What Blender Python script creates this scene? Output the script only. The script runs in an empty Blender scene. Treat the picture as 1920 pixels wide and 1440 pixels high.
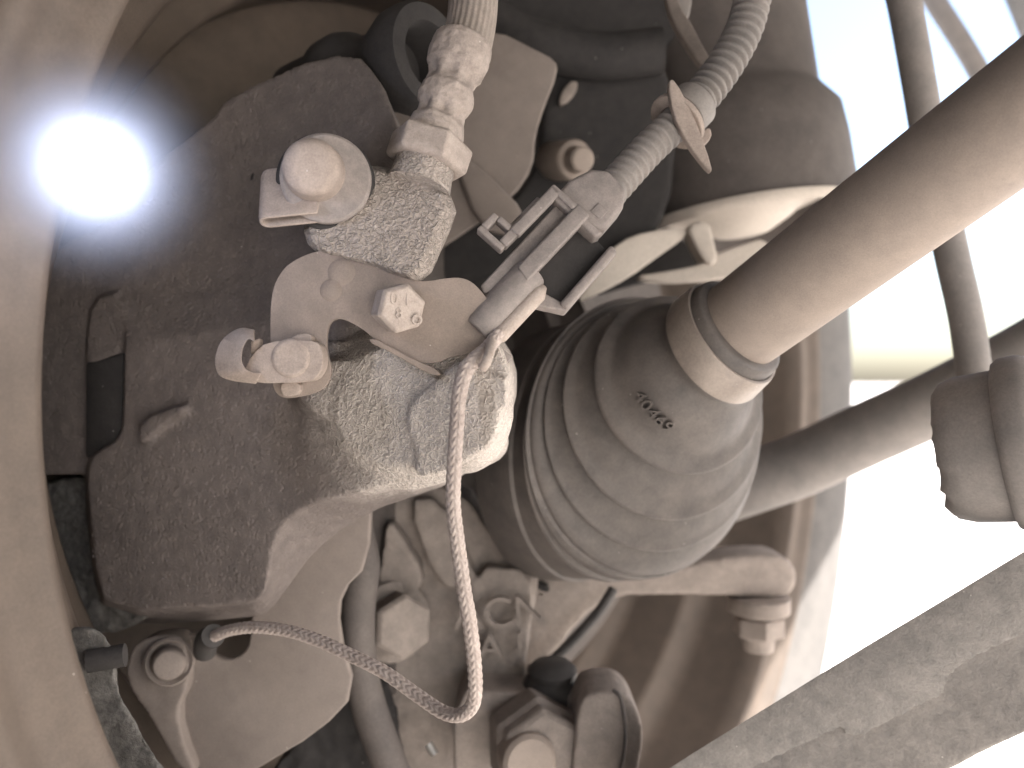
import bpy, bmesh, math, random
from mathutils import Vector, Matrix, noise

random.seed(4)
S = bpy.context.scene
COL = S.collection

# ------------------------------------------------------------------ camera
LENS = 28.0
TANH = 18.0 / LENS
K = TANH / 960.0                 # metres per photo pixel per metre of depth
cam_d = bpy.data.cameras.new("camera")
cam = bpy.data.objects.new("camera", cam_d)
COL.objects.link(cam)
cam.location = (0, 0, 0)
cam.rotation_euler = (math.radians(90), 0, 0)
cam_d.lens = LENS
cam_d.sensor_width = 36.0
cam_d.clip_start = 0.01
cam_d.clip_end = 9000.0
cam_d.dof.use_dof = True
cam_d.dof.focus_distance = 0.19
cam_d.dof.aperture_fstop = 10.0
S.camera = cam

# ------------------------------------------------------------------ light
SUN_EL, SUN_AZ = 42.0, 106.0      # azimuth clockwise from +Y (towards +X)
w = bpy.data.worlds.new("World")
S.world = w
w.use_nodes = True
nt = w.node_tree
sky = nt.nodes.new("ShaderNodeTexSky")
sky.sky_type = 'NISHITA'
sky.sun_disc = False
sky.sun_elevation = math.radians(SUN_EL)
sky.sun_rotation = math.radians(SUN_AZ)
sky.air_density = 1.0
sky.dust_density = 3.0
sky.ozone_density = 0.3
bg = nt.nodes["Background"]
bg.inputs["Strength"].default_value = 0.125
nt.links.new(sky.outputs["Color"], bg.inputs["Color"])

sun_d = bpy.data.lights.new("sun", 'SUN')
sun_d.energy = 5.0
sun_d.angle = math.radians(0.53)
sun_d.color = (1.0, 0.95, 0.88)
sun = bpy.data.objects.new("sun", sun_d)
COL.objects.link(sun)
a, e = math.radians(SUN_AZ), math.radians(SUN_EL)
to_sun = Vector((math.sin(a) * math.cos(e), math.cos(a) * math.cos(e), math.sin(e)))
sun.rotation_euler = to_sun.to_track_quat('Z', 'Y').to_euler()

vs = S.view_settings
vs.view_transform = 'Standard'
vs.look = 'None'
vs.exposure = 2.1
vs.gamma = 1.0
vs.use_curve_mapping = False
S.cycles.use_denoising = True
S.cycles.max_bounces = 8
S.cycles.diffuse_bounces = 5
S.cycles.sample_clamp_indirect = 6.0

# ------------------------------------------------------------------ helpers
def P(px, py, d):
    """a photo pixel at a depth in metres"""
    return Vector(((px - 960) * K * d, d, (720 - py) * K * d))

def tag(o, label=None, cat=None, group=None, kind=None):
    if label: o["label"] = label
    if cat: o["category"] = cat
    if group: o["group"] = group
    if kind: o["kind"] = kind
    return o

def thing(name, label, cat, loc=(0, 0, 0), group=None):
    o = bpy.data.objects.new(name, None)
    o.empty_display_size = 0.01
    o.location = loc
    COL.objects.link(o)
    return tag(o, label, cat, group)

def chaikin(pts, n=2, closed=True):
    for _ in range(n):
        out = []
        m = len(pts)
        rng = range(m) if closed else range(m - 1)
        if not closed: out.append(pts[0])
        for i in rng:
            p, q = pts[i], pts[(i + 1) % m]
            out.append(tuple(.75 * a + .25 * b for a, b in zip(p, q)))
            out.append(tuple(.25 * a + .75 * b for a, b in zip(p, q)))
        if not closed: out.append(pts[-1])
        pts = out
    return pts

def catmull(pts, n=8):
    pts = [Vector(p) for p in pts]
    ext = [pts[0] * 2 - pts[1]] + pts + [pts[-1] * 2 - pts[-2]]
    out = []
    for i in range(1, len(ext) - 2):
        p0, p1, p2, p3 = ext[i - 1:i + 3]
        for k in range(n):
            t = k / n
            out.append(.5 * ((2 * p1) + (p2 - p0) * t + (2 * p0 - 5 * p1 + 4 * p2 - p3) * t * t
                             + (3 * p1 - p0 - 3 * p2 + p3) * t ** 3))
    out.append(pts[-1])
    return out

def resample(pts, step):
    out = [pts[0]]
    acc = 0.0
    for a, b in zip(pts, pts[1:]):
        L = (b - a).length
        if L == 0: continue
        t = step - acc
        while t <= L:
            out.append(a.lerp(b, t / L))
            t += step
        acc = L - (t - step)
    return out

def frames(pts):
    """parallel-transported frames along a polyline"""
    n = len(pts)
    T = []
    for i in range(n):
        T.append((pts[min(i + 1, n - 1)] - pts[max(i - 1, 0)]).normalized())
    ref = Vector((0, -1, 0))
    if abs(T[0].dot(ref)) > .9: ref = Vector((0, 0, 1))
    u = (ref - T[0] * ref.dot(T[0])).normalized()
    F = []
    for i in range(n):
        u = (u - T[i] * u.dot(T[i])).normalized()
        F.append((u.copy(), T[i].cross(u)))
    return T, F

def tube(bm, pts, rad, seg=16, caps=True, closed_fn=None):
    """rad: number, list or f(i, theta)"""
    T, F = frames(pts)
    rings = []
    for i, p in enumerate(pts):
        u, v = F[i]
        ring = []
        for k in range(seg):
            th = 2 * math.pi * k / seg
            r = rad(i, th) if callable(rad) else (rad[i] if isinstance(rad, (list, tuple)) else rad)
            ring.append(bm.verts.new(p + (u * math.cos(th) + v * math.sin(th)) * r))
        rings.append(ring)
    for a, b in zip(rings, rings[1:]):
        for k in range(seg):
            bm.faces.new((a[k], a[(k + 1) % seg], b[(k + 1) % seg], b[k]))
    if caps:
        bm.faces.new(list(reversed(rings[0])))
        bm.faces.new(rings[-1])
    return rings

def lathe(bm, origin, axis, prof, seg=48, closed=False, up=None, poly=None):
    """prof: list of (along axis, radius); poly: number of flats (hexagon etc.)"""
    axis = Vector(axis).normalized()
    up = Vector(up) if up else (Vector((0, 0, 1)) if abs(axis.z) < .9 else Vector((0, 1, 0)))
    u = (up - axis * up.dot(axis)).normalized()
    v = axis.cross(u)
    rings = []
    for (s, r) in prof:
        ring = []
        if r < 1e-7:
            ring = [bm.verts.new(origin + axis * s)]
        else:
            for k in range(seg):
                th = 2 * math.pi * k / seg
                rr = r
                if poly:
                    m = math.pi / poly
                    rr = r * math.cos(m) / math.cos((th % (2 * m)) - m)
                ring.append(bm.verts.new(origin + axis * s + (u * math.cos(th) + v * math.sin(th)) * rr))
        rings.append(ring)
    pairs = list(zip(rings, rings[1:]))
    if closed: pairs.append((rings[-1], rings[0]))
    for a, b in pairs:
        if len(a) == 1 and len(b) == 1: continue
        for k in range(seg):
            k2 = (k + 1) % seg
            if len(a) == 1: bm.faces.new((a[0], b[k2], b[k]))
            elif len(b) == 1: bm.faces.new((a[k], a[k2], b[0]))
            else: bm.faces.new((a[k], a[k2], b[k2], b[k]))
    if not closed:
        if len(rings[0]) > 1: bm.faces.new(list(reversed(rings[0])))
        if len(rings[-1]) > 1: bm.faces.new(rings[-1])
    return rings

def slab(bm, outline, d, thick, back=None, ch=2, dirv=(0, 1, 0), d_back=None):
    """extruded outline traced in pixels; d a depth or f(px, py); back: a second outline of the same length"""
    f = d if callable(d) else (lambda x, y: d)
    fr = chaikin([tuple(p[:2]) for p in outline], ch)
    A = [bm.verts.new(P(x, y, f(x, y))) for x, y in fr]
    if back:
        bk = chaikin([tuple(p[:2]) for p in back], ch)
        g = (lambda x, y: f(x, y) + thick)
        B = [bm.verts.new(P(x, y, g(x, y))) for x, y in bk]
    else:
        dv = Vector(dirv).normalized() * thick
        B = [bm.verts.new(v.co + dv) for v in A]
    n = len(A)
    fa = bm.faces.new(A)
    fb = bm.faces.new(list(reversed(B)))
    for k in range(n):
        bm.faces.new((A[(k + 1) % n], A[k], B[k], B[(k + 1) % n]))
    fa.normal_update(); fb.normal_update()
    bmesh.ops.triangulate(bm, faces=[fa, fb])

def loft(bm, levels, ch=1):
    """closed shell through several outlines: levels = [(outline, depth function), ...]"""
    rows = []
    for ol, f in levels:
        rows.append([bm.verts.new(P(x, y, f(x, y))) for x, y in chaikin([tuple(p[:2]) for p in ol], ch)])
    n = len(rows[0])
    caps = [bm.faces.new(rows[0]), bm.faces.new(list(reversed(rows[-1])))]
    for A, B in zip(rows, rows[1:]):
        for k in range(n): bm.faces.new((A[(k + 1) % n], A[k], B[k], B[(k + 1) % n]))
    for f in caps: f.normal_update()
    bmesh.ops.triangulate(bm, faces=caps)

def box(bm, o, ex, ey, ez, x0, x1, y0, y1, z0, z1):
    """box in a local frame"""
    vs_ = [bm.verts.new(o + ex * x + ey * y + ez * z) for z in (z0, z1) for y in (y0, y1) for x in (x0, x1)]
    for q in ((0, 2, 3, 1), (4, 5, 7, 6), (0, 1, 5, 4), (2, 6, 7, 3), (0, 4, 6, 2), (1, 3, 7, 5)):
        bm.faces.new([vs_[i] for i in q])

def finish(name, bm, mat, parent=None, bevel=0, bseg=3, voxel=0, smooth=0, disp=(), ang=35, sub=0):
    bmesh.ops.recalc_face_normals(bm, faces=bm.faces[:])
    me = bpy.data.meshes.new(name)
    bm.to_mesh(me)
    bm.free()
    o = bpy.data.objects.new(name, me)
    COL.objects.link(o)
    if voxel:
        m = o.modifiers.new("r", 'REMESH'); m.mode = 'VOXEL'; m.voxel_size = voxel; m.adaptivity = 0
        if smooth:
            m = o.modifiers.new("s", 'SMOOTH'); m.factor = .5; m.iterations = smooth
    if bevel:
        m = o.modifiers.new("b", 'BEVEL'); m.width = bevel; m.segments = bseg
        m.limit_method = 'ANGLE'; m.angle_limit = math.radians(40); m.use_clamp_overlap = True
    if sub:
        m = o.modifiers.new("u", 'SUBSURF'); m.levels = sub; m.render_levels = sub
    for (kind, size, strength) in disp:
        t = bpy.data.textures.new("t", kind)
        t.noise_scale = size
        if kind == 'CLOUDS': t.noise_depth = 3
        m = o.modifiers.new("d", 'DISPLACE'); m.texture = t; m.texture_coords = 'LOCAL'
        m.strength = strength; m.mid_level = .5
    if o.modifiers:
        dg = bpy.context.evaluated_depsgraph_get()
        dg.update()
        nm = bpy.data.meshes.new_from_object(o.evaluated_get(dg), depsgraph=dg)
        o.modifiers.clear()
        o.data = nm
        bpy.data.meshes.remove(me)
        me = nm
        me.name = name
    for p in me.polygons: p.use_smooth = True
    if not voxel and hasattr(me, "set_sharp_from_angle"):
        me.set_sharp_from_angle(angle=math.radians(ang))
    me.materials.clear()
    me.materials.append(mat)
    if parent is not None:
        o.parent = parent
        o.matrix_parent_inverse = Matrix.Translation(-Vector(parent.location))
    return o

def lettering(name, body, o, ex, ey, size, depth, mat, parent, bend=0):
    """cast letters: real relief"""
    cu = bpy.data.curves.new(name, 'FONT')
    cu.body = body; cu.size = 1.0; cu.extrude = .5; cu.align_x = 'CENTER'; cu.align_y = 'CENTER'
    t = bpy.data.objects.new(name, cu)
    COL.objects.link(t)
    dg = bpy.context.evaluated_depsgraph_get(); dg.update()
    me = bpy.data.meshes.new_from_object(t.evaluated_get(dg), depsgraph=dg)
    bpy.data.objects.remove(t)
    ex = Vector(ex).normalized(); ey = Vector(ey)
    ey = (ey - ex * ey.dot(ex)).normalized(); ez = ex.cross(ey)
    for v in me.vertices:
        x, y, z = v.co
        v.co = o + ex * x * size + ey * (y + bend * x * x) * size + ez * z * depth
    me.materials.clear(); me.materials.append(mat)
    ob = bpy.data.objects.new(name, me); COL.objects.link(ob)
    ob.parent = parent
    ob.matrix_parent_inverse = Matrix.Translation(-Vector(parent.location))
    return ob

# ------------------------------------------------------------------ materials
def dusty(name, dust, bare, amount=.7, scale=300, grain=2500, bump=.25, rough=.85, metal=0.0,
          crust=0.0, crust_scale=900, mask=None, crust_col=None, spec=.25, pits=0.0):
    """dust over a bare surface: colour, grain and fine relief only"""
    m = bpy.data.materials.new(name)
    m.use_nodes = True
    t = m.node_tree; N = t.nodes; L = t.links
    b = N["Principled BSDF"]
    tc = N.new("ShaderNodeTexCoord")
    def nz(sc, det=6, ro=.6, dist=0.0):
        n = N.new("ShaderNodeTexNoise"); n.inputs["Scale"].default_value = sc
        n.inputs["Detail"].default_value = det; n.inputs["Roughness"].default_value = ro
        n.inputs["Distortion"].default_value = dist
        L.new(tc.outputs["Object"], n.inputs["Vector"]); return n.outputs["Fac"]
    def ma(op, x, y=None, clamp=False):
        n = N.new("ShaderNodeMath"); n.operation = op; n.use_clamp = clamp
        for i, q in enumerate((x, y)):
            if q is None: continue
            if isinstance(q, (int, float)): n.inputs[i].default_value = q
            else: L.new(q, n.inputs[i])
        return n.outputs[0]
    def mix(f, c1, c2):
        n = N.new("ShaderNodeMix"); n.data_type = 'RGBA'
        if isinstance(f, (int, float)): n.inputs[0].default_value = f
        else: L.new(f, n.inputs[0])
        for i, c in ((6, c1), (7, c2)):
            if isinstance(c, tuple): n.inputs[i].default_value = (*c, 1)
            else: L.new(c, n.inputs[i])
        return n.outputs[2]
    big = nz(scale * .12, 4, .55)
    med = nz(scale, 6, .65)
    fine = nz(grain, 4, .7)
    f = ma('MULTIPLY_ADD', med, 1.6); f.node.inputs[2].default_value = amount - .8
    f = ma('ADD', f, ma('MULTIPLY', ma('SUBTRACT', big, .5), .9), True)
    col = mix(f, bare, dust)
    spk = ma('MULTIPLY', ma('SUBTRACT', fine, .5), .7)
    col = mix(ma('ADD', spk, .35, True), tuple(c * .72 for c in dust), col) if False else col
    hsv = N.new("ShaderNodeHueSaturation")
    L.new(ma('ADD', ma('MULTIPLY', spk, .9), 1.0), hsv.inputs["Value"])
    L.new(col, hsv.inputs["Color"])
    col = hsv.outputs[0]
    vsp = N.new("ShaderNodeTexVoronoi"); vsp.inputs["Scale"].default_value = 230
    L.new(tc.outputs["Object"], vsp.inputs["Vector"])
    sp_ = ma('MULTIPLY', ma('LESS_THAN', vsp.outputs["Distance"], .05), ma('GREATER_THAN', nz(170, 2, .5), .56))
    col = mix(ma('MULTIPLY', sp_, .4), col, (.62, .58, .54))
    height = ma('ADD', ma('MULTIPLY', fine, .35), ma('MULTIPLY', med, .65))
    if pits:
        v = N.new("ShaderNodeTexVoronoi"); v.inputs["Scale"].default_value = grain * .35
        L.new(tc.outputs["Object"], v.inputs["Vector"])
        pit = ma('MULTIPLY', ma('SUBTRACT', v.outputs["Distance"], .32, True), -pits)
        pit = ma('MULTIPLY', pit, ma('GREATER_THAN', nz(grain * .2, 2), .5))
        height = ma('ADD', height, pit)
    if crust:
        # wrinkled dry mud: light meandering ridges
        def cells(sc, warp, width):
            nv = N.new("ShaderNodeTexNoise"); nv.inputs["Scale"].default_value = sc * 1.4; nv.inputs["Detail"].default_value = 3
            L.new(tc.outputs["Object"], nv.inputs["Vector"])
            sub = N.new("ShaderNodeVectorMath"); sub.operation = 'SUBTRACT'
            L.new(nv.outputs["Color"], sub.inputs[0]); sub.inputs[1].default_value = (.5, .5, .5)
            scl = N.new("ShaderNodeVectorMath"); scl.operation = 'SCALE'
            L.new(sub.outputs[0], scl.inputs[0]); scl.inputs["Scale"].default_value = warp
            add = N.new("ShaderNodeVectorMath"); add.operation = 'ADD'
            L.new(tc.outputs["Object"], add.inputs[0]); L.new(scl.outputs[0], add.inputs[1])
            vo = N.new("ShaderNodeTexVoronoi"); vo.feature = 'DISTANCE_TO_EDGE'; vo.inputs["Scale"].default_value = sc
            L.new(add.outputs[0], vo.inputs["Vector"])
            return ma('SUBTRACT', 1.0, ma('MULTIPLY', vo.outputs["Distance"], 1.0 / width), True)
        r1 = ma('MULTIPLY', cells(crust_scale * 1.1, .0016, .16), ma('MULTIPLY', ma('SUBTRACT', nz(crust_scale * .7, 3, .6), .30, True), 3.0), True)
        r2 = ma('MULTIPLY', cells(crust_scale * .55, .003, .07), ma('GREATER_THAN', nz(crust_scale * .3, 2, .5), .50))
        n3 = nz(crust_scale * .35, 5, .65)
        r = ma('MAXIMUM', r1, r2)
        cc = crust_col or tuple(min(1, c * 1.6) for c in dust)
        k = crust
        if mask:
            (mx, my, mz), r0, r1_ = mask
            vd = N.new("ShaderNodeVectorMath"); vd.operation = 'DISTANCE'
            L.new(tc.outputs["Object"], vd.inputs[0]); vd.inputs[1].default_value = (mx, my, mz)
            wob = ma('ADD', vd.outputs["Value"], ma('MULTIPLY', ma('SUBTRACT', nz(120, 5, .6), .5), .018))
            mr = N.new("ShaderNodeMapRange"); mr.interpolation_type = 'SMOOTHSTEP'
            L.new(wob, mr.inputs[0]); mr.inputs[1].default_value = r0; mr.inputs[2].default_value = r1_
            mr.inputs[3].default_value = 1; mr.inputs[4].default_value = 0
            k = ma('MULTIPLY', mr.outputs[0], crust)
        base_c = mix(r, tuple(c * .74 for c in cc), tuple(min(.8, c * 1.2) for c in cc))
        col = mix(k, col, base_c)
        height = ma('ADD', height, ma('MULTIPLY', ma('MULTIPLY', ma('ADD', r, ma('MULTIPLY', n3, 3.0)), k), 1.6))
    L.new(col, b.inputs["Base Color"])
    b.inputs["Roughness"].default_value = rough
    b.inputs["Metallic"].default_value = metal
    b.inputs["Specular IOR Level"].default_value = spec
    bp = N.new("ShaderNodeBump")
    bp.inputs["Strength"].default_value = bump
    bp.inputs["Distance"].default_value = .0006
    L.new(height, bp.inputs["Height"])
    L.new(bp.outputs[0], b.inputs["Normal"])
    return m

CR = P(800, 770, .19)
M = {
    'caliper': dusty('caliper_dust', (.168, .143, .133), (.092, .080, .077), .62, 260, 2600, .7, .8,
                     crust=1.0, crust_scale=620, mask=((CR.x, CR.y, CR.z), .020, .042), crust_col=(.64, .58, .535), pits=.9),
    'caliper_shaded': dusty('caliper_shade', (.105, .098, .10), (.055, .052, .055), .5, 260, 2000, .4, .75, pits=1.0),  # shaded copy of the caliper colour, unused
    'rough_iron': dusty('rough_iron', (.20, .19, .18), (.06, .058, .056), .45, 500, 1500, 1.0, .8),
    'crust': dusty('crust', (.30, .26, .235), (.18, .155, .14), .6, 400, 2400, .9, .9, crust=.9, crust_scale=620, crust_col=(.46, .405, .37)),
    'ferrule': dusty('ferrule_dust', (.36, .31, .28), (.20, .17, .155), .65, 500, 2600, .8, .8),
    'plate': dusty('plate_dust', (.27, .222, .193), (.175, .145, .128), .65, 200, 2600, .25, .75),
    'clip': dusty('clip_dust', (.34, .285, .25), (.20, .165, .15), .6, 300, 2400, .3, .8),
    'bolt': dusty('bolt_dust', (.40, .345, .31), (.24, .20, .18), .65, 400, 2200, .6, .8),
    'plastic': dusty('plastic_dust', (.28, .245, .23), (.15, .135, .13), .55, 350, 2600, .35, .7),
    'braid': dusty('braid_dust', (.43, .37, .34), (.24, .20, .185), .7, 500, 3000, .3, .9),
    'rubber': dusty('rubber_dust', (.150, .130, .119), (.058, .053, .052), .56, 110, 1400, .2, .58, spec=.35),
    'dark_rubber': dusty('dark_rubber', (.075, .070, .068), (.036, .034, .034), .5, 150, 1400, .2, .6),
    'hose': dusty('hose_dust', (.28, .24, .215), (.16, .14, .125), .6, 300, 2200, .3, .8),
    'shaft': dusty('shaft_dust', (.30, .25, .215), (.22, .185, .165), .6, 200, 3000, .2, .65),
    'band': dusty('band_dust', (.30, .255, .22), (.18, .152, .137), .6, 120, 1500, .12, .45, metal=.2, spec=.5),
    'rim': dusty('rim_dust', (.108, .085, .070), (.068, .055, .047), .62, 110, 1800, .2, .6),
    'tyre': dusty('tyre_rubber', (.13, .122, .118), (.07, .068, .068), .5, 60, 900, .3, .85),
    'disc': dusty('disc_rust', (.10, .085, .078), (.05, .044, .042), .5, 300, 1600, .5, .7),
    'shield': dusty('shield_dust', (.215, .184, .166), (.15, .128, .117), .6, 120, 2000, .2, .8),
    'knuckle': dusty('knuckle_dust', (.29, .25, .225), (.16, .138, .126), .6, 160, 1400, .45, .85, pits=.8),
    'dark_shaded_iron': dusty('dark_shaded_iron', (.048, .044, .043), (.024, .023, .024), .5, 200, 1400, .4, .8),  # colour darkened to put shadow between the parts
    'strut': dusty('strut_dust', (.125, .108, .10), (.07, .062, .06), .55, 90, 1200, .2, .7),
    'lit_pale_plate': dusty('lit_pale_plate', (.54, .485, .43), (.42, .375, .335), .65, 80, 1200, .12, .8),  # pale tone holds the light these plates catch from below
    'arm': dusty('arm_grit', (.26, .238, .22), (.13, .122, .118), .55, 220, 1300, .8, .9),
    'arm_flake': dusty('arm_flake', (.29, .268, .25), (.15, .142, .136), .55, 260, 1500, 1.0, .9),
    'rod': dusty('rod_dust', (.26, .235, .22), (.16, .15, .145), .55, 120, 1500, .15, .7),
    'rust': dusty('rust', (.30, .21, .14), (.16, .115, .09), .55, 200, 1400, .4, .85),
    'steel': dusty('bright_steel', (.62, .60, .57), (.5, .49, .47), .5, 200, 1500, .1, .35, metal=.8),
    'concrete': dusty('concrete', (.63, .60, .57), (.54, .515, .49), .55, 6, 60, .3, .9),
    'liner': dusty('liner_plastic', (.075, .072, .070), (.04, .039, .04), .5, 40, 600, .2, .8),
}
lm = bpy.data.materials.new("spot_emission")  # emission of the ball added for the bright spot
lm.use_nodes = True
_b = lm.node_tree.nodes["Principled BSDF"]
_b.inputs["Base Color"].default_value = (.9, .9, .9, 1)
_b.inputs["Emission Color"].default_value = (.74, .80, 1.0, 1)
_b.inputs["Emission Strength"].default_value = 9.0

# ------------------------------------------------------------------ setting: ground
bm = bmesh.new()
vv = [bm.verts.new(p) for p in ((-3000, -3000, -.318), (3000, -3000, -.318), (3000, 3000, -.318), (-3000, 3000, -.318))]
bm.faces.new(vv)
tag(finish('ground', bm, M['concrete']), kind='structure', label='pale sunlit concrete ground under and beyond the car')

# wheel frame: hub centre, outboard axis, in-plane directions
DR = .010                        # rim radius allowance
OUT = Vector((-.777, .63, 0)).normalized()
INB = -OUT
UU = Vector((.63, .777, 0)).normalized()
C = Vector((-.0900, .150, -.002)) + UU * (.2005 + DR)

# ------------------------------------------------------------------ wheel
wheel = thing('wheel', 'dusty beige wheel rim with black tyre enclosing the brake parts', 'wheel', C - Vector((0, 0, .3)))
bm = bmesh.new()
prof = [(.006, .220), (.000, .2215), (-.003, .2198), (-.0042, .2168), (-.0028, .2138), (.0004, .2112), (.0014, .208), (.0012, .204), (.0005, .2005), (.002, .1985),
        (.012, .1965), (.035, .1945), (.043, .191), (.046, .184), (.050, .1815), (.074, .180), (.080, .1765), (.083, .169),
        (.088, .167), (.130, .166), (.140, .170), (.150, .176), (.150, .182), (.138, .176), (.126, .172), (.09, .173), (.085, .183), (.052, .1875), (.045, .1985), (.012, .203), (.008, .209), (.008, .222)]
lathe(bm, C, OUT, [(a_, r_ + DR) for a_, r_ in prof], seg=220, closed=True)
finish('rim', bm, M['rim'], wheel, ang=50)
bm = bmesh.new()
prof = [(.010, .212), (.004, .221), (-.002, .230), (-.006, .242), (-.009, .258), (-.008, .272), (-.002, .286), (.008, .297), (.03, .303), (.12, .303), (.16, .296),
        (.168, .27), (.150, .22), (.14, .214)]
lathe(bm, C, OUT, [(a_, r_ + DR * .6) for a_, r_ in prof], seg=160, closed=True)
finish('tyre', bm, M['tyre'], wheel, ang=60)
bm = bmesh.new()
lathe(bm, C, OUT, [(.112, 0), (.112, .06), (.118, .068), (.122, .095), (.110, .125), (.108, .150), (.118, .178), (.136, .1785), (.140, .170), (.120, .125), (.130, .09), (.126, 0)], seg=128)
finish('wheel_disc', bm, M['rim'], wheel, ang=60)

# ------------------------------------------------------------------ brake disc
disc = thing('brake_disc', 'dark rusty brake disc behind the caliper', 'brake disc', C)
bm = bmesh.new()
lathe(bm, C, OUT, [(.048, .06), (.048, .132), (.0495, .1335), (.0565, .1335), (.058, .132), (.058, .07)], seg=128, closed=True)
finish('inner_friction_ring', bm, M['disc'], disc)
bm = bmesh.new()
lathe(bm, C, OUT, [(.064, .07), (.064, .132), (.0655, .1335), (.0705, .1335), (.072, .132), (.072, .06)], seg=128, closed=True)
finish('outer_friction_ring', bm, M['disc'], disc)
bm = bmesh.new()
lathe(bm, C, OUT, [(.058, .07), (.058, .125), (.064, .125), (.064, .07)], seg=96, closed=True)
finish('vane_core', bm, M['dark_shaded_iron'], disc)
bm = bmesh.new()
lathe(bm, C, OUT, [(.05, .072), (.05, .066), (.10, .062), (.104, .058), (.104, .03), (.110, .03), (.110, .062), (.072, .072)], seg=96, closed=True)
finish('disc_hat', bm, M['disc'], disc)

# ------------------------------------------------------------------ brake caliper
def dc(x, y=0): return .190 + max(-60, 900 - x) * .000058
cal = thing('brake_caliper', 'brown dusty cast brake caliper with crusted piston housing', 'brake caliper', P(500, 800, .23))
bm = bmesh.new()
front = [(235, 470), (330, 420), (450, 470), (560, 640), (700, 640), (800, 640), (905, 610), (952, 672), (955, 750), (930, 800), (938, 835), (915, 852), (870, 862), (828, 885),
         (735, 905), (630, 930), (545, 962), (512, 1010), (505, 1075), (492, 1122), (460, 1132), (200, 1146), (180, 1060), (166, 940), (166, 862), (190, 842), (222, 826), (232, 790), (236, 600)]
back = [(225, 460), (330, 410), (450, 460), (560, 640), (700, 640), (800, 640), (930, 615), (968, 680), (968, 750), (948, 800), (955, 840), (930, 868), (885, 878), (846, 908),
        (740, 940), (690, 962), (620, 1005), (565, 1060), (540, 1100), (512, 1142), (480, 1160), (190, 1170), (165, 1065), (150, 940), (150, 850), (180, 830), (215, 815), (222, 790), (225, 600)]
def df(x, y): return dc(x) + max(0, 640 - y) * 4.5e-5 * max(0, min(1, (620 - x) / 150))
loft(bm, [(front, df), (back, lambda x, y: df(x, y) + .022), (back, lambda x, y: df(x, y) + .042)])
# domed piston housing
for cx, cy, rx, ry, dd in ((760, 760, 190, 160, .0065), (640, 730, 110, 75, .006), (870, 770, 92, 120, .0095)):
    ol = [(cx + rx * math.cos(t * math.pi / 8), cy + ry * math.sin(t * math.pi / 8)) for t in range(16)]
    il = [(cx + .72 * rx * math.cos(t * math.pi / 8), cy + .72 * ry * math.sin(t * math.pi / 8)) for t in range(16)]
    loft(bm, [(il, lambda x, y, dd=dd: dc(x) - dd), (ol, lambda x, y: dc(x) + .004), (ol, lambda x, y: dc(x) + .02)])
# raised web to the right of the dome
slab(bm, [(770, 750), (840, 700), (950, 690), (952, 750), (930, 800), (936, 830), (880, 862), (830, 890), (775, 895), (785, 850), (760, 800)], lambda x, y: dc(x) - .009, .013, ch=1)
# shallow bosses on the bridge
slab(bm, [(255, 790), (345, 755), (350, 772), (300, 800), (262, 840)], lambda x, y: dc(x) - .003, .01, ch=1)
slab(bm, [(20, 500), (85, 474), (215, 408), (245, 352), (300, 297), (400, 222), (425, 182), (610, 100), (700, 110), (780, 330), (760, 500), (600, 700), (330, 860), (240, 890), (20, 890)],
     lambda x, y: dc(x) + .0035 + max(0, 480 - y) * 2.2e-5, .045, ch=1)
slab(bm, [(170, 560), (232, 545), (236, 655), (165, 687), (160, 640)], lambda x, y: dc(x) + .002, .02, ch=1)
body = finish('body', bm, M['caliper'], cal, voxel=.0008, smooth=3, disp=(('CLOUDS', .014, .0009), ('CLOUDS', .003, .0003)))
# outer fingers left of the pad window
bm = bmesh.new()
slab(bm, [(20, 925), (80, 905), (160, 892), (300, 900), (300, 1150), (200, 1195), (110, 1175), (20, 1170)], lambda x, y: dc(x) + .010, .03, ch=1)
finger = finish('outer_finger', bm, M['rough_iron'], cal, voxel=.0009, smooth=3, disp=(('CLOUDS', .004, .0018),))
# pad edge in the window
bm = bmesh.new()
slab(bm, [(160, 680), (232, 660), (228, 850), (160, 860)], lambda x, y: dc(x) + .002, .02, ch=0)
finish('brake_pad', bm, M['dark_shaded_iron'], cal, bevel=.001)
# cast marks
lettering('cast_letters', 'FAI', P(192, 1010, dc(192) + .003), (.02, 0, -1), (1, .3, 0), .0085, .0018, M['caliper'], body)
bm = bmesh.new()
pts = [P(118 + 24 * math.cos(t * math.pi / 12), 1035 + 40 * math.sin(t * math.pi / 12), dc(118) + .0148) for t in range(25)]
tube(bm, pts, .0006, 6)
pts = [P(116 + 12 * math.cos(t), 1035 + 20 * math.sin(t), dc(118) + .0148) for t in [0.7 + k * .25 for k in range(20)]]
tube(bm, pts, .0007, 6)
finish('cast_emblem', bm, M['rough_iron'], finger)

# guide pin with its rubber bush on the upper ear
o = P(640, 165, .245)
pin = bmesh.new()
lathe(pin, o, INB, [(-.02, .012), (-.004, .0125), (-.001, .0145), (.005, .0150), (.009, .014), (.012, .0115), (.020, .011), (.024, .0125), (.030, .0150), (.036, .0152), (.0385, .014), (.0385, .0095), (.036, .0085), (.026, .008), (.026, 0)], seg=56)
finish('guide_pin_bush', pin, M['dark_shaded_iron'], cal, ang=50)
bm = bmesh.new()
slab(bm, [(610, 215), (640, 150), (700, 170), (740, 270), (790, 300), (770, 340), (640, 330), (540, 330), (450, 350), (500, 290)], .222, .022, ch=1)
finish('guide_pin_ear', bm, M['dark_shaded_iron'], cal, voxel=.0009, smooth=5, disp=(('CLOUDS', .008, .001),))

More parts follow.
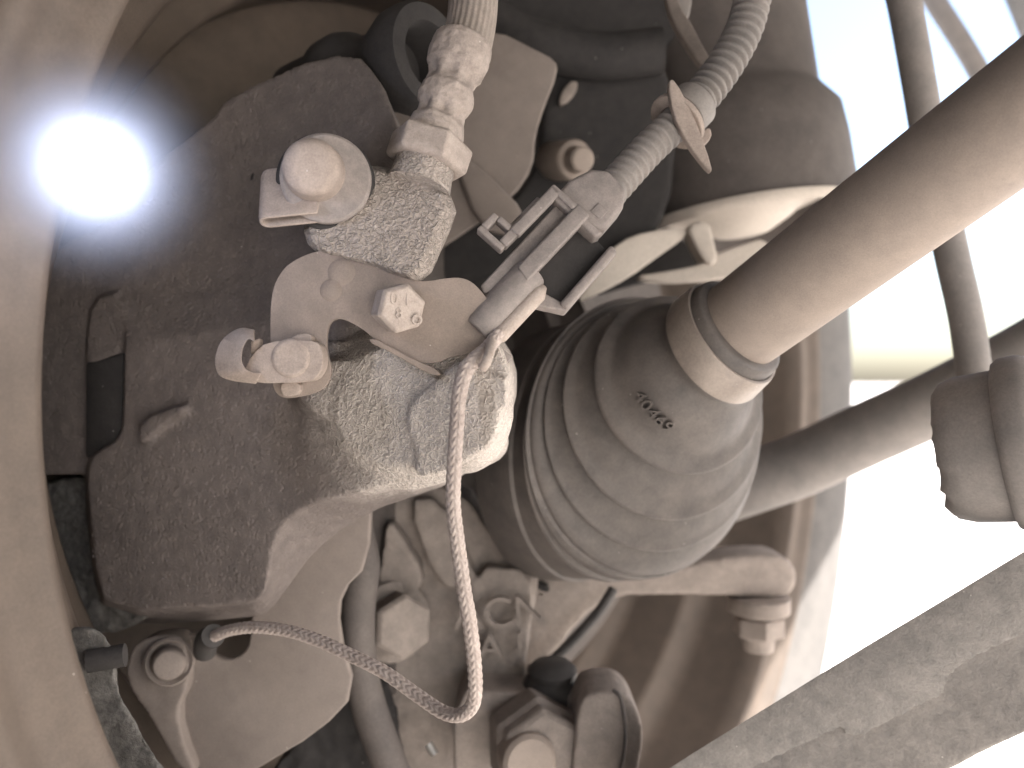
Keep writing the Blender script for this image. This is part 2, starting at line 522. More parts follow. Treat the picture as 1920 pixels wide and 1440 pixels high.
# ------------------------------------------------------------------ brake hose
hose = thing('brake_hose', 'ribbed brake hose with crimped ferrule and cast banjo end', 'brake hose', P(720, 400, .2))
bm = bmesh.new()
pts = resample(catmull([P(900, -120, .205), P(890, -30, .2), P(884, 40, .197), P(872, 100, .194)], 12), .0015)
tube(bm, pts, lambda i, th: .0060 + .00016 * math.sin(th * 26), 104)
finish('rubber_hose', bm, M['hose'], hose, ang=80)
bm = bmesh.new()
A, B = P(870, 78, .1935), P(797, 312, .1885)
ax = (B - A).normalized(); Ln = (B - A).length
def sx(px): return px * K * .19
nR, nS = 130, 96
fer_prof = [(0, 52), (.02, 56), (.06, 58), (.16, 59), (.22, 57), (.27, 50), (.32, 46), (.37, 47), (.42, 52), (.48, 53), (.53, 50), (.58, 46), (.63, 47), (.68, 52), (.74, 54), (.785, 54)]
def prof_at(t):
    for (t0, r0), (t1, r1) in zip(fer_prof, fer_prof[1:]):
        if t <= t1:
            u = (t - t0) / (t1 - t0); u = u * u * (3 - 2 * u)
            return r0 + (r1 - r0) * u
    return fer_prof[-1][1]
def fer_r(i, th):
    t = .785 * i / (nR - 1)
    r = prof_at(t)
    crimp = math.exp(-((t - .31) / .05) ** 2) + math.exp(-((t - .60) / .05) ** 2)
    r -= 8.5 * crimp * (.5 + .5 * math.cos(7 * th + (1.2 if t > .45 else 0)))
    q = Vector((math.cos(th) * 2.2, math.sin(th) * 2.2, t * 9))
    r += 2.2 * noise.noise(q) + 1.4 * noise.noise(q * 3.1)
    return sx(r)
pts = [A.lerp(B, .785 * i / (nR - 1)) for i in range(nR)]
tube(bm, pts, fer_r, nS)
finish('ferrule', bm, M['ferrule'], hose, ang=80)
bm = bmesh.new()
lathe(bm, A, ax, [(Ln * .77, sx(50)), (Ln * .785, sx(68)), (Ln * .81, sx(79)), (Ln * .975, sx(79)), (Ln, sx(70)), (Ln * 1.0, 0)], seg=72, poly=6, up=(.6, -1, .1))
finish('hexagon_collar', bm, M['ferrule'], hose, bevel=.0006, ang=30, disp=(('CLOUDS', .004, .0003),))
bm = bmesh.new()
lathe(bm, A, ax, [(Ln * .98, sx(56)), (Ln * 1.05, sx(56)), (Ln * 1.16, sx(60)), (Ln * 1.16, 0)], seg=48)
finish('neck', bm, M['crust'], hose)
bm = bmesh.new()
bf = [(640, 330), (700, 318), (745, 330), (790, 342), (840, 370), (814, 440), (774, 520), (738, 508), (700, 492), (640, 478), (590, 462), (575, 420)]
bb = [(636, 318), (700, 310), (748, 320), (795, 332), (862, 380), (836, 450), (800, 531), (740, 520), (700, 502), (640, 487), (582, 470), (565, 420)]
def bfd(x, y): return .1865 - max(0, y - 330) * 3.2e-5
loft(bm, [(bf, bfd), (bb, lambda x, y: bfd(x, y) + .0045), (bb, lambda x, y: bfd(x, y) + .016)], ch=1)
finish('banjo_block', bm, M['crust'], hose, voxel=.00045, smooth=2, disp=(('CLOUDS', .006, .0006), ('CLOUDS', .0018, .0004)))
bx = Vector((.22, -1, -.02)).normalized()
bc = P(612, 345, .186)
for nm, prof, mt in (('sealing_washer', [(0, sx(85)), (.0012, sx(88)), (.0026, sx(88)), (.0032, sx(83)), (.0032, 0)], 'dark_shaded_iron'),
                     ('washer', [(.0034, sx(78)), (.0044, sx(80)), (.0060, sx(80)), (.0066, sx(74)), (.0066, 0)], 'plastic')):
    bm = bmesh.new()
    lathe(bm, bc, bx, prof, seg=64)
    finish(nm, bm, M[mt], hose, bevel=.0003)
cap = P(584, 318, .176)
bm = bmesh.new()
pr = [(-.004, sx(57)), (.000, sx(55)), (.004, sx(52)), (.0072, sx(49))]
for k in range(1, 9):
    t = k / 8 * math.pi / 2
    pr.append((.0072 + math.sin(t) * .0030, sx(49) * (math.cos(t) ** .5) if k < 8 else 0))
lathe(bm, P(590, 324, .1805), Vector((.16, -1, -.10)), pr, seg=64)
finish('bleeder_cap', bm, M['clip'], hose, ang=60)
# sheet strap folded back on itself: an open U seen from its lower end
bm = bmesh.new()
us = K * .18
uo = P(540, 372, .1815)
ux = Vector((1, 0, .10)).normalized()
ua = Vector((.08, -.42, -.90)); ua = (ua - ux * ua.dot(ux)).normalized()
un = ux.cross(ua); un = un if un.y < 0 else -un
def u_line(h, x_end):
    """half of the fold's cross-section at half gap h"""
    q = [(x_end, h), (0, h), (-30, h)]
    q += [(-36 - h * math.sin(k * math.pi / 10), h * math.cos(k * math.pi / 10)) for k in range(11)]
    return q + [(-30, -h), (0, -h), (x_end, -h)]
outer_u, inner_u = u_line(17, 62), u_line(10.5, 62)
rows_ = []
for t_, narrow in ((-62, .92), (-52, 1.0), (40, 1.0), (52, .97)):
    rows_.append([bm.verts.new(uo + (ux * (x * narrow) + un * y + ua * t_) * us) for x, y in outer_u + inner_u[::-1]])
nn = len(rows_[0])
for A_, B_ in zip(rows_, rows_[1:]):
    for k in range(nn): bm.faces.new((A_[k], A_[(k + 1) % nn], B_[(k + 1) % nn], B_[k]))
no = len(outer_u)
for row, flip in ((rows_[0], False), (rows_[-1], True)):
    for k in range(no - 1):
        f_ = [row[k], row[k + 1], row[nn - 2 - k], row[nn - 1 - k]]
        bm.faces.new(f_[::-1] if flip else f_)
finish('retaining_strap', bm, M['clip'], hose, bevel=.0003, bseg=2, ang=40)

# ------------------------------------------------------------------ sensor bracket and its bolt
def bd(x, y): return .1835 + max(0, x - 800) * 2.2e-5 + max(0, 560 - y) * 1.2e-5
brk = thing('sensor_bracket', 'bent tan steel bracket bolted to the caliper', 'bracket', P(700, 600, .185))
bm = bmesh.new()
ol = [(507, 640), (507, 575), (513, 535), (532, 502), (562, 482), (600, 469), (635, 466), (662, 474), (745, 517), (790, 530), (850, 519), (880, 524), (905, 548), (930, 585), (955, 620), (930, 648),
      (905, 652), (872, 664), (842, 670), (818, 681), (792, 681), (745, 660), (700, 634), (682, 618), (652, 601), (632, 596), (618, 604), (612, 625), (612, 662), (622, 690), (616, 718), (596, 736), (545, 748), (522, 743), (510, 724)]
slab(bm, ol, bd, .0016, ch=2)
bplate = finish('bracket_plate', bm, M['plate'], brk, bevel=.0004, bseg=3)
bm = bmesh.new()
slab(bm, [(688, 640), (735, 662), (800, 700), (830, 705), (815, 690), (790, 680), (740, 655), (700, 632)], .182, .004, ch=1)
finish('folded_edge', bm, M['plate'], brk, bevel=.0004)
for cx, cy, r in ((640, 512, 26), (620, 545, 20)):
    bm = bmesh.new()
    lathe(bm, P(cx, cy, bd(cx, cy) - .0001), Vector((0, -1, 0)), [(-.0003, sx(r)), (.0001, sx(r * .8)), (.0004, sx(r * .35)), (.00045, 0)], seg=32)
    finish('pressed_dimple', bm, M['plate'], bplate, ang=80)
blt = thing('bracket_bolt', 'hexagon bolt head with raised marks on the tan bracket', 'bolt', P(755, 580, .182))
bax = Vector((.46, -1, -.10)).normalized()
bo = P(738, 578, .1825)
bm = bmesh.new()
lathe(bm, bo, bax, [(0, sx(45)), (.0062, sx(45)), (.0072, sx(39)), (.0072, 0)], seg=72, poly=6, up=(.25, .0, 1))
bhead = finish('head', bm, M['bolt'], blt, bevel=.0004, ang=25)
tx = Vector((1, .46, 0)).normalized()
lettering('head_marks', '0 1', bo + bax * .0074 + Vector((-.0006, 0, .0020)), tx, (0, 0, 1), .0038, .0009, M['bolt'], bhead)
lettering('head_marks', '8', bo + bax * .0074 + Vector((-.0010, 0, -.0012)), tx, (0, 0, 1), .0032, .0009, M['bolt'], bhead)
bm = bmesh.new()
lathe(bm, bo + bax * .0071 + Vector((.0030, .0012, -.0024)), bax, [(0, .0012), (.0003, .0012), (.0003, .0007), (0.0, .0007)], seg=20, closed=True)
finish('ring_mark', bm, M['bolt'], bhead)

# ------------------------------------------------------------------ hook clip on the bracket
clip = thing('wire_clip', 'tan hook shaped wire clip snapped on the bracket tab', 'clip', P(530, 690, .18))
bm = bmesh.new()
slab(bm, [(474, 662), (500, 641), (560, 637), (592, 640), (603, 652), (606, 682), (597, 704), (580, 717), (470, 719), (455, 700)], .1775, .0055, ch=1)
cpbody = finish('clip_body', bm, M['clip'], clip, bevel=.0007)
bm = bmesh.new()
lathe(bm, P(545, 672, .1775), Vector((0, -1, 0)), [(-.0008, sx(36)), (.0002, sx(33)), (.0003, sx(26)), (.0001, sx(16)), (.00005, 0)], seg=40)
finish('pivot_boss', bm, M['clip'], cpbody, ang=80)
bm = bmesh.new()
outer = catmull([(476, 620, 0), (448, 617, 0), (418, 636, 0), (404, 668, 0), (408, 700, 0), (432, 713, 0), (480, 720, 0)], 6)
inner = catmull([(474, 640, 0), (462, 634, 0), (452, 650, 0), (449, 672, 0), (455, 688, 0), (470, 696, 0), (486, 698, 0)], 6)
n = len(outer)
fo = [bm.verts.new(P(p.x, p.y, .1785)) for p in outer]; fi = [bm.verts.new(P(p.x + 4, p.y + 2, .1745)) for p in inner]
bo_ = [bm.verts.new(P(p.x + 2, p.y - 2, .186)) for p in outer]; bi = [bm.verts.new(P(p.x + 4, p.y, .186)) for p in inner]
for i in range(n - 1):
    bm.faces.new((fo[i], fo[i + 1], fi[i + 1], fi[i]))
    bm.faces.new((bo_[i + 1], bo_[i], bi[i], bi[i + 1]))
    bm.faces.new((fo[i + 1], fo[i], bo_[i], bo_[i + 1]))
    bm.faces.new((fi[i], fi[i + 1], bi[i + 1], bi[i]))
bm.faces.new((fo[0], fi[0], bi[0], bo_[0])); bm.faces.new((fo[-1], bo_[-1], bi[-1], fi[-1]))
finish('hook', bm, M['clip'], clip, bevel=.0005, ang=50)
bm = bmesh.new()
slab(bm, [(470, 640), (486, 634), (486, 660), (470, 664)], .179, .003, ch=0)
finish('latch_tooth', bm, M['clip'], clip, bevel=.0003)
bm = bmesh.new()
slab(bm, [(526, 716), (562, 715), (563, 738), (535, 745), (525, 736)], .1805, .003, ch=1)
finish('clip_foot', bm, M['clip'], clip, bevel=.0004)
bm = bmesh.new()
slab(bm, [(540, 640), (552, 628), (575, 624), (586, 630), (582, 645), (545, 648)], .180, .003, ch=1)
finish('clip_ear', bm, M['clip'], clip, bevel=.0004)

# ------------------------------------------------------------------ electrical connector
con = thing('electrical_connector', 'grey plastic plug connector with open latch joining sensor wire', 'connector', P(1010, 490, .195))
cd = .193
s_ = K * cd
e1 = Vector((.677, .20, .736)).normalized()
e2 = Vector((.736, -.05, -.677)); e2 = (e2 - e1 * e2.dot(e1)).normalized()
e3 = e1.cross(e2); e3 = e3 if e3.y < 0 else -e3
co = P(1010, 490, cd)
E1, E2, E3 = e1 * s_, e2 * s_, e3 * s_
def cbox(name, x0, x1, y0, y1, z0, z1, bev=.0005, mat='plastic', extra=()):
    bm = bmesh.new()
    box(bm, co, E1, E2, E3, x0, x1, y0, y1, z0, z1)
    for q in extra: box(bm, co, E1, E2, E3, *q)
    return finish(name, bm, M[mat], con, bevel=bev)
def wedge(name, pts, z0, z1, bev=.0005, mat='plastic'):
    bm = bmesh.new()
    A = [bm.verts.new(co + E1 * u + E2 * v + E3 * z1) for u, v in pts]
    B = [bm.verts.new(co + E1 * u + E2 * v + E3 * z0) for u, v in pts]
    bm.faces.new(A); bm.faces.new(list(reversed(B)))
    for i in range(len(A)):
        j = (i + 1) % len(A)
        bm.faces.new((A[j], A[i], B[i], B[j]))
    return finish(name, bm, M[mat], con, bevel=bev)
wedge('housing_floor', [(-112, -42), (-118, -30), (-40, 103), (108, 98), (112, -46)], -26, -4)
wedge('housing_wall', [(-116, -44), (-122, -30), (-62, 8), (-52, 14), (112, 14), (118, -48)], -8, 20)
wedge('ridge', [(-48, -16), (-58, 16), (118, 16), (122, -16)], 18, 44, .0006)
wedge('front_plate', [(-122, -30), (-110, -36), (-52, 12), (-30, 96), (-40, 103)], -10, 12, .0004)
wedge('guide_rail', [(-40, 84), (-40, 103), (108, 99), (112, 80)], -6, 26, .0008)
wedge('channel_floor', [(-44, 14), (-36, 86), (106, 82), (112, 14)], -6, -1, .0002, 'dark_shaded_iron')  # dark sheet puts the channel's shade into the colour
wedge('rear_shell', [(100, -58), (104, 34), (128, 52), (180, 50), (212, 30), (216, -20), (196, -44), (150, -60)], -34, 34, .0012)
wedge('shell_window', [(128, 10), (128, 34), (152, 34), (152, 10)], 33, 36, .0004)
wedge('collar', [(96, -54), (96, 50), (112, 56), (112, -60)], -38, 38, .0006)
cbox('latch_arm', -4, 116, -74, -52, 26, 44, .0005)
wedge('latch_post', [(104, -74), (104, -14), (118, -14), (118, -74)], 20, 44, .0005)
cbox('latch_tab', -46, -34, -118, -58, 14, 40, .0004,
     extra=((-34, 0, -118, -104, 14, 40), (-34, 4, -74, -56, 14, 40), (-8, 4, -104, -74, 14, 40)))
cbox('latch_back', 0, 92, -86, -74, -10, 10, .0004)
# boot of the wire at the plug
bm = bmesh.new()
lathe(bm, co + E1 * -182 + E2 * 6 + E3 * 8, e1, [(0, sx(20)), (.0001, sx(28)), (.0012, sx(31)), (.004, sx(33)), (.018, sx(34)), (.020, sx(31)), (.020, 0)], seg=48)
wboot = finish('wire_boot', bm, M['plastic'], con, bevel=.0003, ang=40)
bm = bmesh.new()
pts = [co + E1 * u + E2 * (42 - (u + 40) * .0) + E3 * 14 for u in range(-178, -30, 6)]
tube(bm, pts, [sx(17) * min(1, .35 + .22 * min(i, len(pts) - 1 - i)) for i in range(len(pts))], 20)
finish('boot_rib', bm, M['bolt'], wboot, ang=60)
bm = bmesh.new()
slab(bm, [(898, 618), (960, 668), (948, 690), (932, 686), (915, 672)], .192, .003, ch=0)
finish('boot_flap', bm, M['plastic'], con, bevel=.0003)

# ------------------------------------------------------------------ braided sensor wire
wire = thing('sensor_wire', 'braided fabric sensor wire hanging in a loop below the connector', 'wire', P(880, 1000, .178))
wpts = [P(935, 625, .186), P(915, 652, .1835), P(893, 672, .180), P(873, 695, .178), P(861, 740, .176), P(856, 800, .175), P(851, 880, .174), P(850, 950, .174), P(858, 1020, .174), P(869, 1100, .174),
        P(881, 1170, .175), P(889, 1240, .177), P(891, 1295, .179), P(884, 1325, .181), P(862, 1341, .184), P(828, 1334, .188), P(780, 1302, .193), P(720, 1260, .198),
        P(660, 1230, .203), P(600, 1202, .208), P(540, 1183, .213), P(480, 1176, .218), P(430, 1182, .223), P(392, 1198, .228)]
pts = resample(catmull(wpts, 14), .00013)
R0 = .00160
NC = 5
def braid(i, th):
    s = i * .00013
    a_ = th / (2 * math.pi) * NC
    fr = abs((a_ % 1.0) - .5) * 2
    y = s / .0019 + fr * .8
    q = (y % 1.0) * 2 - 1
    prof_ = max(0.0, 1 - q * q) ** .6
    edge = 1 - .55 * math.exp(-((1 - fr) / .12) ** 2) - .35 * math.exp(-(fr / .10) ** 2)
    taper = 1.0 + .12 * math.exp(-((s - .012) / .006) ** 2)
    return R0 * taper * (.84 + .22 * prof_ * edge + .03 * noise.noise(Vector((s * 900, th * 2, 0))))
bm = bmesh.new()
tube(bm, pts, braid, 44)
finish('braided_sleeve', bm, M['braid'], wire, ang=90)
bm = bmesh.new()
tube(bm, catmull([P(922, 640, .1815), P(918, 660, .178), P(912, 678, .1765), P(905, 690, .1775)], 8), [sx(9)] * 25, 14)
finish('wire_tie', bm, M['bolt'], wire)
bm = bmesh.new()
tube(bm, catmull([P(400, 1192, .226), P(388, 1200, .230), P(384, 1220, .235)], 6), [sx(26)] * 13, 20)
finish('sensor_grommet', bm, M['dark_rubber'], wire)

# ------------------------------------------------------------------ corrugated conduit
cond = thing('corrugated_conduit', 'corrugated wiring conduit curving up from the plug connector', 'conduit', P(1250, 260, .22))
cp = [P(1120, 385, .202), P(1165, 335, .206), P(1215, 280, .210), P(1270, 228, .214), P(1320, 175, .218), P(1362, 118, .220), P(1395, 55, .222), P(1412, -10, .224), P(1420, -90, .226)]
pts = resample(catmull(cp, 16), .00022)
def ribs(i, th):
    s = i * .00022
    return .0040 + (.0005 if s > .045 else .0002) + (.00075 if s > .045 else .0005) * math.tanh(2.2 * math.sin(2 * math.pi * s / .0027))
bm = bmesh.new()
tube(bm, pts, ribs, 40)
finish('corrugated_tube', bm, M['rod'], cond, ang=80)
cb = thing('conduit_holder', 'pale bent clip holding the corrugated conduit to the strut', 'holder', P(1285, 220, .215))
bm = bmesh.new()
slab(bm, [(1252, 150), (1266, 148), (1300, 215), (1325, 280), (1338, 326), (1322, 312), (1290, 270), (1262, 215)], .206, .003, ch=1)
finish('spike', bm, M['clip'], cb, bevel=.0004)
cdir = (P(1310, 190, .2165) - P(1260, 240, .2125)).normalized()
cc_ = P(1292, 206, .2155)
bm = bmesh.new()
lathe(bm, cc_, cdir, [(-.003, .0048), (-.003, .0066), (.003, .0066), (.003, .0048)], seg=40, closed=True)
finish('clamp_ring', bm, M['rod'], cb, bevel=.0004)
bm = bmesh.new()
lathe(bm, cc_ + cdir * -.0055, cdir, [(-.0008, .0048), (-.0008, .0082), (.0008, .0082), (.0008, .0048)], seg=40, closed=True)
finish('clamp_flange', bm, M['clip'], cb, bevel=.0003)
bm = bmesh.new()
slab(bm, [(1310, 250), (1332, 235), (1336, 258), (1315, 275)], .212, .004, ch=1)
finish('clip_foot', bm, M['clip'], cb, bevel=.0005)
hb = thing('harness_strap', 'pale bent metal strap beside the corrugated conduit', 'strap', P(1290, 60, .25))
bm = bmesh.new()
slab(bm, [(1244, -40), (1262, -40), (1275, 10), (1298, 45), (1320, 90), (1340, 118), (1325, 134), (1298, 100), (1270, 55), (1252, 15)], lambda x, y: .252 - (x - 1244) * 8e-5, .004, ch=1)
finish('strap_blade', bm, M['knuckle'], hb, bevel=.0006)
bm = bmesh.new()
slab(bm, [(1262, -40), (1300, -40), (1296, 20), (1285, 45), (1268, 20)], .258, .006, ch=1)
finish('strap_root', bm, M['rod'], hb, bevel=.0008)

# ------------------------------------------------------------------ drive shaft
shaft = thing('drive_shaft', 'brown drive shaft with dusty ribbed rubber joint boot', 'drive shaft', P(1200, 830, .27))
S0, S1 = P(1395, 605, .2235), P(1930, 205, .170)
sd = (S1 - S0).normalized()
bm = bmesh.new()
pts = [S0 - sd * .02 + sd * t * .0045 for t in range(42)]
tube(bm, pts, .0131, 72)
finish('shaft_bar', bm, M['shaft'], shaft, ang=60)
# boot: rings whose centres bend from the shaft to the joint
cen = [P(1395, 605, .2235), P(1352, 642, .2275), P(1322, 672, .231), P(1276, 717, .2405), P(1250, 764, .2505), P(1234, 796, .2590), P(1220, 816, .2670), P(1130, 840, .285), P(1040, 850, .305)]
axs = [sd, sd, (sd * .6 + Vector((.25, -.93, .27)) * .4).normalized(), Vector((.26, -.92, .26)).normalized(), Vector((.30, -.92, .2)).normalized(), Vector((.36, -.91, .14)).normalized(), Vector((.46, -.88, .08)).normalized(), INB, INB]
def path(t):
    """t in 0..8"""
    i = min(int(t), 7); f = t - i
    ext = [cen[0] * 2 - cen[1]] + cen + [cen[-1] * 2 - cen[-2]]
    p0, p1, p2, p3 = ext[i], ext[i + 1], ext[i + 2], ext[i + 3]
    c = .5 * ((2 * p1) + (p2 - p0) * f + (2 * p0 - 5 * p1 + 4 * p2 - p3) * f * f + (3 * p1 - p0 - 3 * p2 + p3) * f ** 3)
    return c, (axs[i] * (1 - f) + axs[i + 1] * f).normalized()
def rings(bm, prof, seg=96, closed=False):
    R_ = []
    for t, r in prof:
        c, ax_ = path(t)
        up = Vector((0, 0, 1)); u = (up - ax_ * up.dot(ax_)).normalized(); v = ax_.cross(u)
        R_.append([bm.verts.new(c + (u * math.cos(2 * math.pi * k / seg) + v * math.sin(2 * math.pi * k / seg)) * r) for k in range(seg)])
    prs = list(zip(R_, R_[1:])) + ([(R_[-1], R_[0])] if closed else [])
    for a_, b_ in prs:
        for k in range(seg): bm.faces.new((a_[k], a_[(k + 1) % seg], b_[(k + 1) % seg], b_[k]))
    if not closed:
        bm.faces.new(list(reversed(R_[0]))); bm.faces.new(R_[-1])
def smoothprof(pr, n=5):
    q = catmull([Vector((a_, b_, 0)) for a_, b_ in pr], n)
    return [(v.x, v.y) for v in q]
bm = bmesh.new()
bp_ = [(.10, .0134), (.12, .0150), (.25, .0158), (.9, .0162), (1.5, .0166), (1.75, .0160), (1.95, .0166), (2.2, .0190), (2.45, .0212), (2.65, .0226), (2.80, .0240), (2.90, .0262), (2.97, .0276), (3.03, .0278), (3.08, .0268), (3.12, .0246), (3.22, .0234), (3.4, .0250),
       (3.6, .0284), (3.8, .0312), (3.90, .0334), (3.97, .0348), (4.03, .0349), (4.08, .0340), (4.12, .0318), (4.22, .0306), (4.42, .0326), (4.65, .0358), (4.85, .0384), (4.95, .0402), (5.02, .0405), (5.07, .0398), (5.11, .0378), (5.22, .0370), (5.5, .0408), (5.8, .0448), (5.95, .0461), (6.05, .0458), (6.1, .044)]
rings(bm, smoothprof(bp_, 4), 120)
rboot = finish('rubber_boot', bm, M['rubber'], shaft, ang=70)
bm = bmesh.new()
rings(bm, [(.45, .0163), (.45, .0170), (.55, .0173), (1.35, .0178), (1.45, .0176), (1.45, .0166)], 96, True)
finish('small_clamp_band', bm, M['band'], shaft, ang=40)
bm = bmesh.new()
rings(bm, [(6.02, .0440), (6.03, .0468), (6.06, .0472), (6.30, .0474), (6.34, .0470), (6.34, .0440)], 120, True)
finish('large_clamp_band', bm, M['rubber'], shaft, ang=40)
bm = bmesh.new()
rings(bm, [(5.9, .040), (6.05, .0440), (6.50, .0455), (6.54, .0472), (6.62, .0474), (6.66, .0464), (7.2, .0462), (7.24, .0472), (7.9, .0474), (8.0, .046), (8.0, .02)], 120)
finish('joint_housing', bm, M['rubber'], shaft, ang=35)
num = lettering('moulded_number', '40469', Vector((0, 0, 0)), (1, 0, 0), (0, 1, 0), 1.0, 1.0, M['rubber'], rboot)
for v in num.data.vertices:
    t = 2.50 - v.co.y * .22
    r = .0216 + (t - 2.5) * .0075
    th = math.radians(128) + v.co.x * .0056 / r
    c, ax_ = path(t)
    up = Vector((0, 0, 1)); u = (up - ax_ * up.dot(ax_)).normalized(); vv_ = ax_.cross(u)
    dr = u * math.cos(th) + vv_ * math.sin(th)
    v.co = c + dr * (r + .0004 + v.co.z * .0012) + ax_ * (.0011 + v.co.z * .0008)

# ------------------------------------------------------------------ splash shield
sh = thing('splash_shield', 'flat dusty brown splash shield behind the hanging wire', 'splash shield', P(500, 1250, .245))
bm = bmesh.new()
slab(bm, [(290, 1200), (330, 1190), (378, 1190), (386, 1214), (402, 1232), (430, 1238), (456, 1226), (468, 1205), (470, 1150), (520, 1060), (600, 960), (700, 900), (690, 1060), (640, 1110), (634, 1180), (668, 1300), (600, 1372), (470, 1450), (390, 1500),
          (350, 1440), (330, 1380), (300, 1330), (262, 1290)], .238, .003, ch=1)
finish('lower_plate', bm, M['shield'], sh, bevel=.0008)
bm = bmesh.new()
slab(bm, [(236, 1240), (255, 1205), (300, 1190), (345, 1192), (352, 1240), (352, 1290), (330, 1330), (345, 1400), (372, 1460), (330, 1440), (285, 1350), (240, 1290)], .2335, .008, ch=2)
finish('mounting_pad', bm, M['shield'], sh, voxel=.0008, smooth=4, disp=(('CLOUDS', .006, .0006),))
bm = bmesh.new()
slab(bm, [(800, 60), (930, 55), (1000, 90), (1042, 112), (1046, 135), (1020, 200), (1004, 250), (1000, 312), (965, 365), (880, 430), (800, 480), (720, 500), (700, 300)], .272, .003, ch=1)
finish('upper_plate', bm, M['shield'], sh, bevel=.001)
bm = bmesh.new()
slab(bm, [(850, 300), (880, 290), (1000, 410), (960, 440), (900, 430)], .268, .005, ch=1)
finish('pressed_rib', bm, M['shield'], sh, bevel=.003)
bm = bmesh.new()
tube(bm, catmull([P(650, 900, .250), P(668, 1000, .252), P(680, 1060, .252), P(672, 1130, .252), P(672, 1220, .252), P(690, 1320, .252), P(740, 1460, .252)], 10), .0055, 24)
finish('rolled_edge', bm, M['strut'], sh)
bo2 = thing('shield_bolt', 'round headed bolt sunk in the splash shield pad', 'bolt', P(325, 1240, .234))
bm = bmesh.new()
ax2 = Vector((.35, -1, .1)).normalized()
lathe(bm, P(318, 1240, .2335), ax2, [(0, sx(37)), (.004, sx(36)), (.0052, sx(31)), (.0054, 0)], seg=48)
finish('head', bm, M['shield'], bo2, bevel=.0004)
bm = bmesh.new()
lathe(bm, P(318, 1240, .2332), ax2, [(-.001, sx(46)), (.0009, sx(55)), (.0016, sx(50)), (.0006, sx(42))], seg=48, closed=True)
finish('washer', bm, M['shield'], bo2, ang=50)

# dark caliper carrier below
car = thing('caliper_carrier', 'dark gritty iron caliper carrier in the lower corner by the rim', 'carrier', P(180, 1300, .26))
bm = bmesh.new()
slab(bm, [(60, 1180), (190, 1170), (215, 1230), (222, 1300), (262, 1370), (330, 1480), (150, 1520), (60, 1480)], .198, .016, ch=1, dirv=P(150, 1350, 1))
finish('carrier_casting', bm, M['rough_iron'], car, voxel=.001, smooth=4, disp=(('CLOUDS', .006, .002),))
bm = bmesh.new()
slab(bm, [(540, 1400), (670, 1290), (720, 1320), (745, 1500), (480, 1500)], .262, .02, ch=1)  # dark block put in to keep this area black
finish('shade_block', bm, M['dark_shaded_iron'], car, voxel=.001, smooth=4, disp=(('CLOUDS', .006, .002),))
bm = bmesh.new()
tube(bm, [P(165, 1240, .197), P(235, 1228, .199)], .0028, 20)
finish('pad_pin', bm, M['dark_shaded_iron'], car)

# ------------------------------------------------------------------ steering knuckle
kn = thing('steering_knuckle', 'tan cast steering knuckle with raised letters below the joint boot', 'steering knuckle', P(880, 1200, .28))
bm = bmesh.new()
slab(bm, [(720, 930), (850, 900), (950, 1040), (1000, 1060), (1012, 1090), (992, 1180), (985, 1260), (960, 1330), (930, 1500), (740, 1500), (730, 1380), (705, 1250), (695, 1160), (720, 1080), (735, 1000)], .286, .03, ch=1)
slab(bm, [(885, 1060), (1000, 1070), (995, 1180), (980, 1290), (900, 1300), (880, 1200)], .279, .02, ch=1)
slab(bm, [(760, 940), (820, 930), (890, 1060), (880, 1110), (820, 1100)], .280, .02, ch=1)
kcast = finish('casting', bm, M['knuckle'], kn, voxel=.0011, smooth=6, disp=(('CLOUDS', .012, .0014), ('CLOUDS', .003, .0005)))
bm = bmesh.new()
slab(bm, [(725, 975), (740, 985), (800, 1085), (770, 1120), (700, 1130), (715, 1050)], .277, .012, ch=1)
finish('web', bm, M['knuckle'], kn, voxel=.001, smooth=4)
lettering('cast_letters', 'ACN', P(938, 1150, .2745), (1, 0, .06), (0, 0, 1), .0150, .0026, M['knuckle'], kcast)
lettering('cast_letters', 'A 1', P(944, 1212, .2745), (1, 0, .06), (0, 0, 1), .0120, .0026, M['knuckle'], kcast)
kb = thing('knuckle_bolt', 'large hexagon bolt with washer on the tan knuckle', 'bolt', P(770, 1160, .27))
kax = Vector((.55, -1, .12)).normalized()
ko = P(735, 1165, .276)
bm = bmesh.new()
lathe(bm, ko, kax, [(-.004, .0135), (.001, .0138), (.002, .0135), (.002, 0)], seg=64)
finish('washer', bm, M['knuckle'], kb, bevel=.0004)
bm = bmesh.new()
lathe(bm, ko, kax, [(.0015, .0108), (.011, .0108), (.0125, .0094), (.0125, 0)], seg=72, poly=6, up=(.1, 0, 1))
finish('head', bm, M['knuckle'], kb, bevel=.0006, ang=25)
bm = bmesh.new()
tube(bm, [P(803, 1395, .262), P(815, 1415, .261)], .0014, 16)
tag(finish('split_pin', bm, M['steel']), 'tiny bright metal pin end under the wire loop', 'pin')

# ------------------------------------------------------------------ steering arm and tie rod joint
sa = thing('steering_lever', 'pale horizontal steering lever with nut hanging under its end', 'steering arm', P(1250, 1090, .32))
bm = bmesh.new()
slab(bm, [(960, 1085), (1050, 1072), (1150, 1062), (1250, 1066), (1340, 1048), (1420, 1040), (1475, 1043), (1496, 1070), (1492, 1108), (1465, 1124), (1380, 1118), (1250, 1116), (1150, 1118), (1090, 1160), (1030, 1240), (985, 1290), (960, 1290)], lambda x, y: .302 + (x - 960) * 4e-5, .022, ch=1)
finish('arm_casting', bm, M['knuckle'], sa, voxel=.0012, smooth=8)
bm = bmesh.new()
c0 = P(1422, 1118, .325)
lathe(bm, c0, Vector((0, 0, -1)), [(0, .0125), (.006, .0125), (.007, .0085), (.016, .0085), (.0165, .0065), (.022, .006), (.022, 0)], seg=48, poly=None)
finish('stud', bm, M['knuckle'], sa, bevel=.0005)
bm = bmesh.new()
